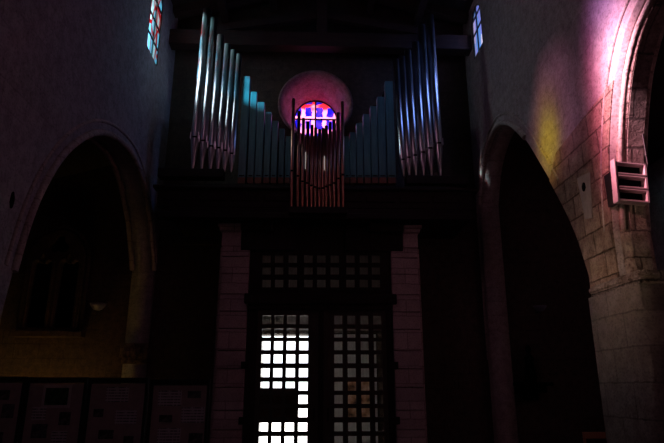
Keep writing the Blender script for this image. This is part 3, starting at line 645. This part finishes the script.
# ================================================================== WALL UNIT ON THE RIGHT PIER
UY = at(610.5, 150, 0, XR).y-.095-.17
c00 = atY(613, 160, UY); c11 = atY(651, 200.5, UY)
e = empty('wall_fixture', (c00.x, UY, c11.z)); tag(e, 'pale metal wall unit with three stacked open dark compartments on the right pier', 'wall fixture')
hh = (c00.z-c11.z)/3; x0, x1 = c00.x, c11.x
tf = Matrix.Translation((x0, UY, c11.z)) @ Matrix.Rotation(math.radians(3.5), 4, 'Y') @ Matrix.Rotation(math.radians(3), 4, 'Z') @ Matrix.Translation((-x0, -UY, -c11.z))
for k_ in range(3):
    zb = c11.z+k_*hh; zt_ = zb+hh-.014; t = .018
    m = MB(); m.box(x0, x0+t, UY, UY+.13, zb, zt_, tf); m.box(x1-t*1.6, x1, UY, UY+.13, zb, zt_, tf); m.box(x0, x1, UY, UY+.13, zt_-t, zt_, tf)
    m.box(x0, x1, UY, UY+.13, zb, zb+t, tf)
    vs = [tf @ Vector(v) for v in ((x0+t, UY, zb+t), (x1-t, UY, zb+t), (x1-t-.07, UY+.09, zb+.06), (x0+t+.06, UY+.09, zb+.06))]; m.add(vs, [(0, 1, 2, 3)])
    f = m.build('compartment', M['white'], e, (x0, UY, zb), .003)
    g = MB(); g.box(x0+t, x1-t, UY+.1, UY+.13, zb+t, zt_-t, tf); g.build('dark_grille', M['black'], f, (x0, UY, zb))
m = MB(); m.box(x0-.022, x0-.004, UY-.005, UY+.09, c11.z-.02, c00.z+.02, tf); m.build('side_cover', M['white'], e, (x0, UY, c11.z), .004)
m = MB(); m.box(x0+.1, x0+.16, UY+.12, UY+.45, c11.z+.05, c00.z-.05); m.build('mounting_bracket', M['iron'], e, (x0, UY, c11.z))
m = MB(); p = atY(651, 160, UY); m.tube([(p.x+.012, UY+.1, p.z-.02), (p.x+.012, UY+.1, p.z+.5)], .01, 6); m.tube([(p.x+.012, UY+.1, p.z+.1), (p.x+.012, UY+.1, p.z+.14)], .022, 8); m.build('cable', M['iron'], e, (p.x, UY, p.z))
# putlog hole with its pale rendered patch
a = at(586, 187, 0, XR)
b = [at(x, y, 0, XR) for x, y in ((579, 178), (592, 172), (594, 218), (587, 219))]
me = plate([[(q.y, q.z) for q in b]], .012, lambda u, v, w_: (XR-.032+w_, u, v)); o = link('trim_40', me, M['pale']); struct(o, 'pale rendered patch on the right wall')
m = MB()
def oval(Y, Z, ry, rz, X, s): return [(X, Y+ry*math.cos(i*math.pi/8)*(1+.12*math.sin(i*2.3)), Z+rz*math.sin(i*math.pi/8)) for i in range(16)]
def hole(idx, Y, Z, ry, rz, X, s):
    v1 = oval(Y, Z, ry, rz, X, s); v2 = [(x+s*.02, y, z) for x, y, z in v1]
    m = MB(); m.add(v1+v2, [tuple(range(16)), tuple(range(31, 15, -1))]+[(i, (i+1) % 16, 16+(i+1) % 16, 16+i) for i in range(16)]); o = m.build('trim_%d' % idx, M['black']); struct(o, 'small dark hole in the wall')
hole(41, a.y, a.z, .055, .07, XR-.036, 1)
a = at(12, 200, 0, XL); hole(42, a.y, a.z, .05, .11, XL+.004, -1)
# ================================================================== AISLE ITEMS
def sconce(px, py, wpx, label):
    p = atY(px, py, WY-.2); r = (atY(px+wpx/2, py, WY-.2).x-atY(px-wpx/2, py, WY-.2).x)/2
    e = empty('wall_sconce', (p.x, WY-.02, p.z)); tag(e, label, 'wall lamp', 'unlit bowl wall lamps in the aisles')
    prof = [(.02, -r*.85), (r*.5, -r*.72), (r*.85, -r*.3), (r, .0), (r*.92, .0), (r*.75, -r*.3), (r*.4, -r*.6)]
    MB().lathe(prof, 20, (p.x, WY-.2, p.z+r*.3), False).build('bowl', M['bowl'], e, (p.x, WY-.2, p.z))
    MB().box(p.x-.03, p.x+.03, WY-.2, WY-.0, p.z-.1, p.z-.05).build('bracket', M['iron'], e, (p.x, WY, p.z))
sconce(98, 306, 17, 'pale bowl shaped wall lamp on the left aisle wall right of the twin lancets')
sconce(540, 308, 13, 'pale bowl shaped wall lamp on the dark right aisle wall')
p = atY(525, 386, WY-.2); p.x += .14; e = empty('statue', (p.x, WY-.2, p.z-.12)); tag(e, 'dark small statue on a wide wall bracket in the right aisle', 'statue')
MB().lathe([(.11, .0), (.13, .1), (.1, .3), (.085, .42), (.105, .52), (.05, .6), (.04, .63), (.065, .68), (.06, .76), (.01, .82)], 16, (p.x, WY-.22, p.z+.08)).build('figure', M['black'], e, (p.x, WY-.2, p.z))
m = MB(); m.box(p.x-.42, p.x+.42, WY-.42, WY-.01, p.z-.0, p.z+.08); m.box(p.x-.3, p.x+.3, WY-.34, WY-.01, p.z-.14, p.z); m.box(p.x-.14, p.x+.14, WY-.24, WY-.01, p.z-.3, p.z-.14); m.build('bracket', M['black'], e, (p.x, WY-.2, p.z), .02)
# warm floor lamps lighting the left aisle wall
def uplight(x, y, power, label, tx=0, ty=1, ang=130):
    e = empty('floor_lamp', (x, y, 0)); tag(e, label, 'lamp', None)
    MB().lathe([(.11, 0), (.12, .02), (.09, .05), (.1, .16), (.085, .17)], 16, (x, y, 0)).build('housing', M['iron'], e, (x, y, 0))
    MB().lathe([(.075, .172), (.075, .178)], 16, (x, y, 0)).build('lens', plain('warm lens', (.8, .6, .4), .5, 0, (1, .5, .15), .5), e, (x, y, 0))
    l = bpy.data.lights.new('warm_lamp', 'SPOT'); l.energy = power; l.color = (1, .56, .15); l.spot_size = math.radians(ang); l.spot_blend = 1; l.shadow_soft_size = .08
    o = bpy.data.objects.new('warm_lamp', l); col.objects.link(o); o.location = (x, y, .25); o.rotation_euler = Vector((tx, ty, .8)).to_track_quat('-Z', 'Y').to_euler()
uplight(-5.3, 12.0, 30, 'warm lamp on the left aisle floor hidden behind the display boards')
uplight(-6.6, 12.0, 30, 'second warm lamp further left on the aisle floor, hidden behind the boards')
# ================================================================== DISPLAY BOARDS
EB = 6.3
def board(px0, px1, ytop, items, label, yaw):
    a = atY(px0, ytop, EB); b = atY(px1, ytop, EB); cxb = (a.x+b.x)/2; w2 = (b.x-a.x)/2; zt_ = a.z
    e = empty('display_board', (cxb, EB, 0)); tag(e, label, 'display board', 'row of display boards before the left arch')
    fw = .032
    MB().box(a.x, b.x, EB-.0, EB+.02, .45, zt_-.02).build('panel', M['paper'], e, (cxb, EB, .45))
    m = MB(); m.box(a.x-fw, a.x, EB-.02, EB+.03, .4, zt_); m.box(b.x, b.x+fw*.9, EB-.02, EB+.03, .4, zt_); m.box(a.x-fw, b.x+fw*.9, EB-.02, EB+.03, zt_-.01, zt_+.045); m.box(a.x-fw, b.x+fw*.9, EB-.02, EB+.03, .39, .45)
    m.build('frame', M['dark'], e, (cxb, EB, .4), .005)
    for s_ in (-1, 1):
        m = MB(); x = cxb+s_*(w2-.08); m.box(x-.02, x+.02, EB-.01, EB+.02, .0, .4); m.box(x-.025, x+.025, EB-.25, EB+.25, 0, .03); m.build('leg', M['iron'], e, (x, EB, 0), .004)
    for kind, u0, v0, u1, v1 in items:
        p = atY(u0, v0, EB-.003); q = atY(u1, v1, EB-.003)
        nm, mt = {'t': ('text_sheet', M['text']), 'g': ('photo_print', M['photo_green']), 'd': ('photo_print', M['photo_grey']), 'b': ('photo_print', M['photo_blue'])}[kind]
        if kind == 'g':
            MB().box(p.x-.03, q.x+.03, EB-.0045, EB-.0005, q.z-.03, p.z+.03).build('mount', M['sheet'], e, (p.x, EB, p.z))
        MB().box(p.x, q.x, EB-.008, EB-.005, q.z, p.z).build(nm, mt, e, ((p.x+q.x)/2, EB, (p.z+q.z)/2))
board(-28, 23.5, 381, [('d', 0, 390, 9, 400), ('b', 3, 404, 13, 418), ('d', -12, 432, 2, 443), ('t', -22, 388, -5, 410)], 'leftmost display board, cut by the picture edge, with small dark photos', 0)
board(30.5, 85, 381.5, [('g', 46.5, 388, 67, 405), ('d', 60, 412, 69.5, 425), ('b', 32.5, 424, 46, 438), ('t', 33, 407, 45, 420), ('t', 52, 431, 66, 443)], 'display board with a large green photo at its top', 0)
board(92, 146, 382, [('t', 107, 387, 128, 402), ('d', 94, 409, 103, 417), ('t', 116, 410, 136, 424), ('d', 99, 430, 113, 439), ('d', 124, 436, 133, 445)], 'display board with two printed text sheets, third from the left', 0)
board(154, 207.5, 383.5, [('t', 159, 390.5, 181, 406), ('b', 188, 391, 201, 398), ('t', 182, 407, 204, 423), ('d', 159.5, 415, 172, 422), ('t', 158, 428, 180, 443), ('d', 189, 433, 202, 445)], 'display board nearest the left stone pillar, with four sheets of text and a small photo', 0)
# ================================================================== CHAIR BACK AT THE LOWER RIGHT
p = atY(603, 436, 8.2)
e = empty('wooden_chair', (p.x, 8.2, 0)); tag(e, 'reddish brown wooden chair whose top rail shows beside the foot of the right pier', 'chair')
cx_ = p.x; sw = .2
zs_ = .46; zt_ = p.z+.04
MB().box(cx_-sw, cx_+sw, 8.0, 8.4, zs_-.03, zs_).build('seat', M['cane'], e, (cx_, 8.2, zs_), .01)
for sx_ in (-1, 1):
    MB().box(cx_+sx_*(sw-.02)-.018, cx_+sx_*(sw-.02)+.018, 8.37, 8.4, 0, zt_).build('leg', M['cane'], e, (cx_, 8.4, 0), .005)
    MB().box(cx_+sx_*(sw-.02)-.018, cx_+sx_*(sw-.02)+.018, 8.0, 8.03, 0, zs_-.03).build('leg', M['cane'], e, (cx_, 8.0, 0), .005)
m = MB(); m.box(cx_-sw, cx_+sw, 8.36, 8.4, zt_-.09, zt_); m.box(cx_-sw+.03, cx_+sw-.03, 8.37, 8.39, zt_-.28, zt_-.22); m.build('backrest', M['cane'], e, (cx_, 8.4, zt_), .008)
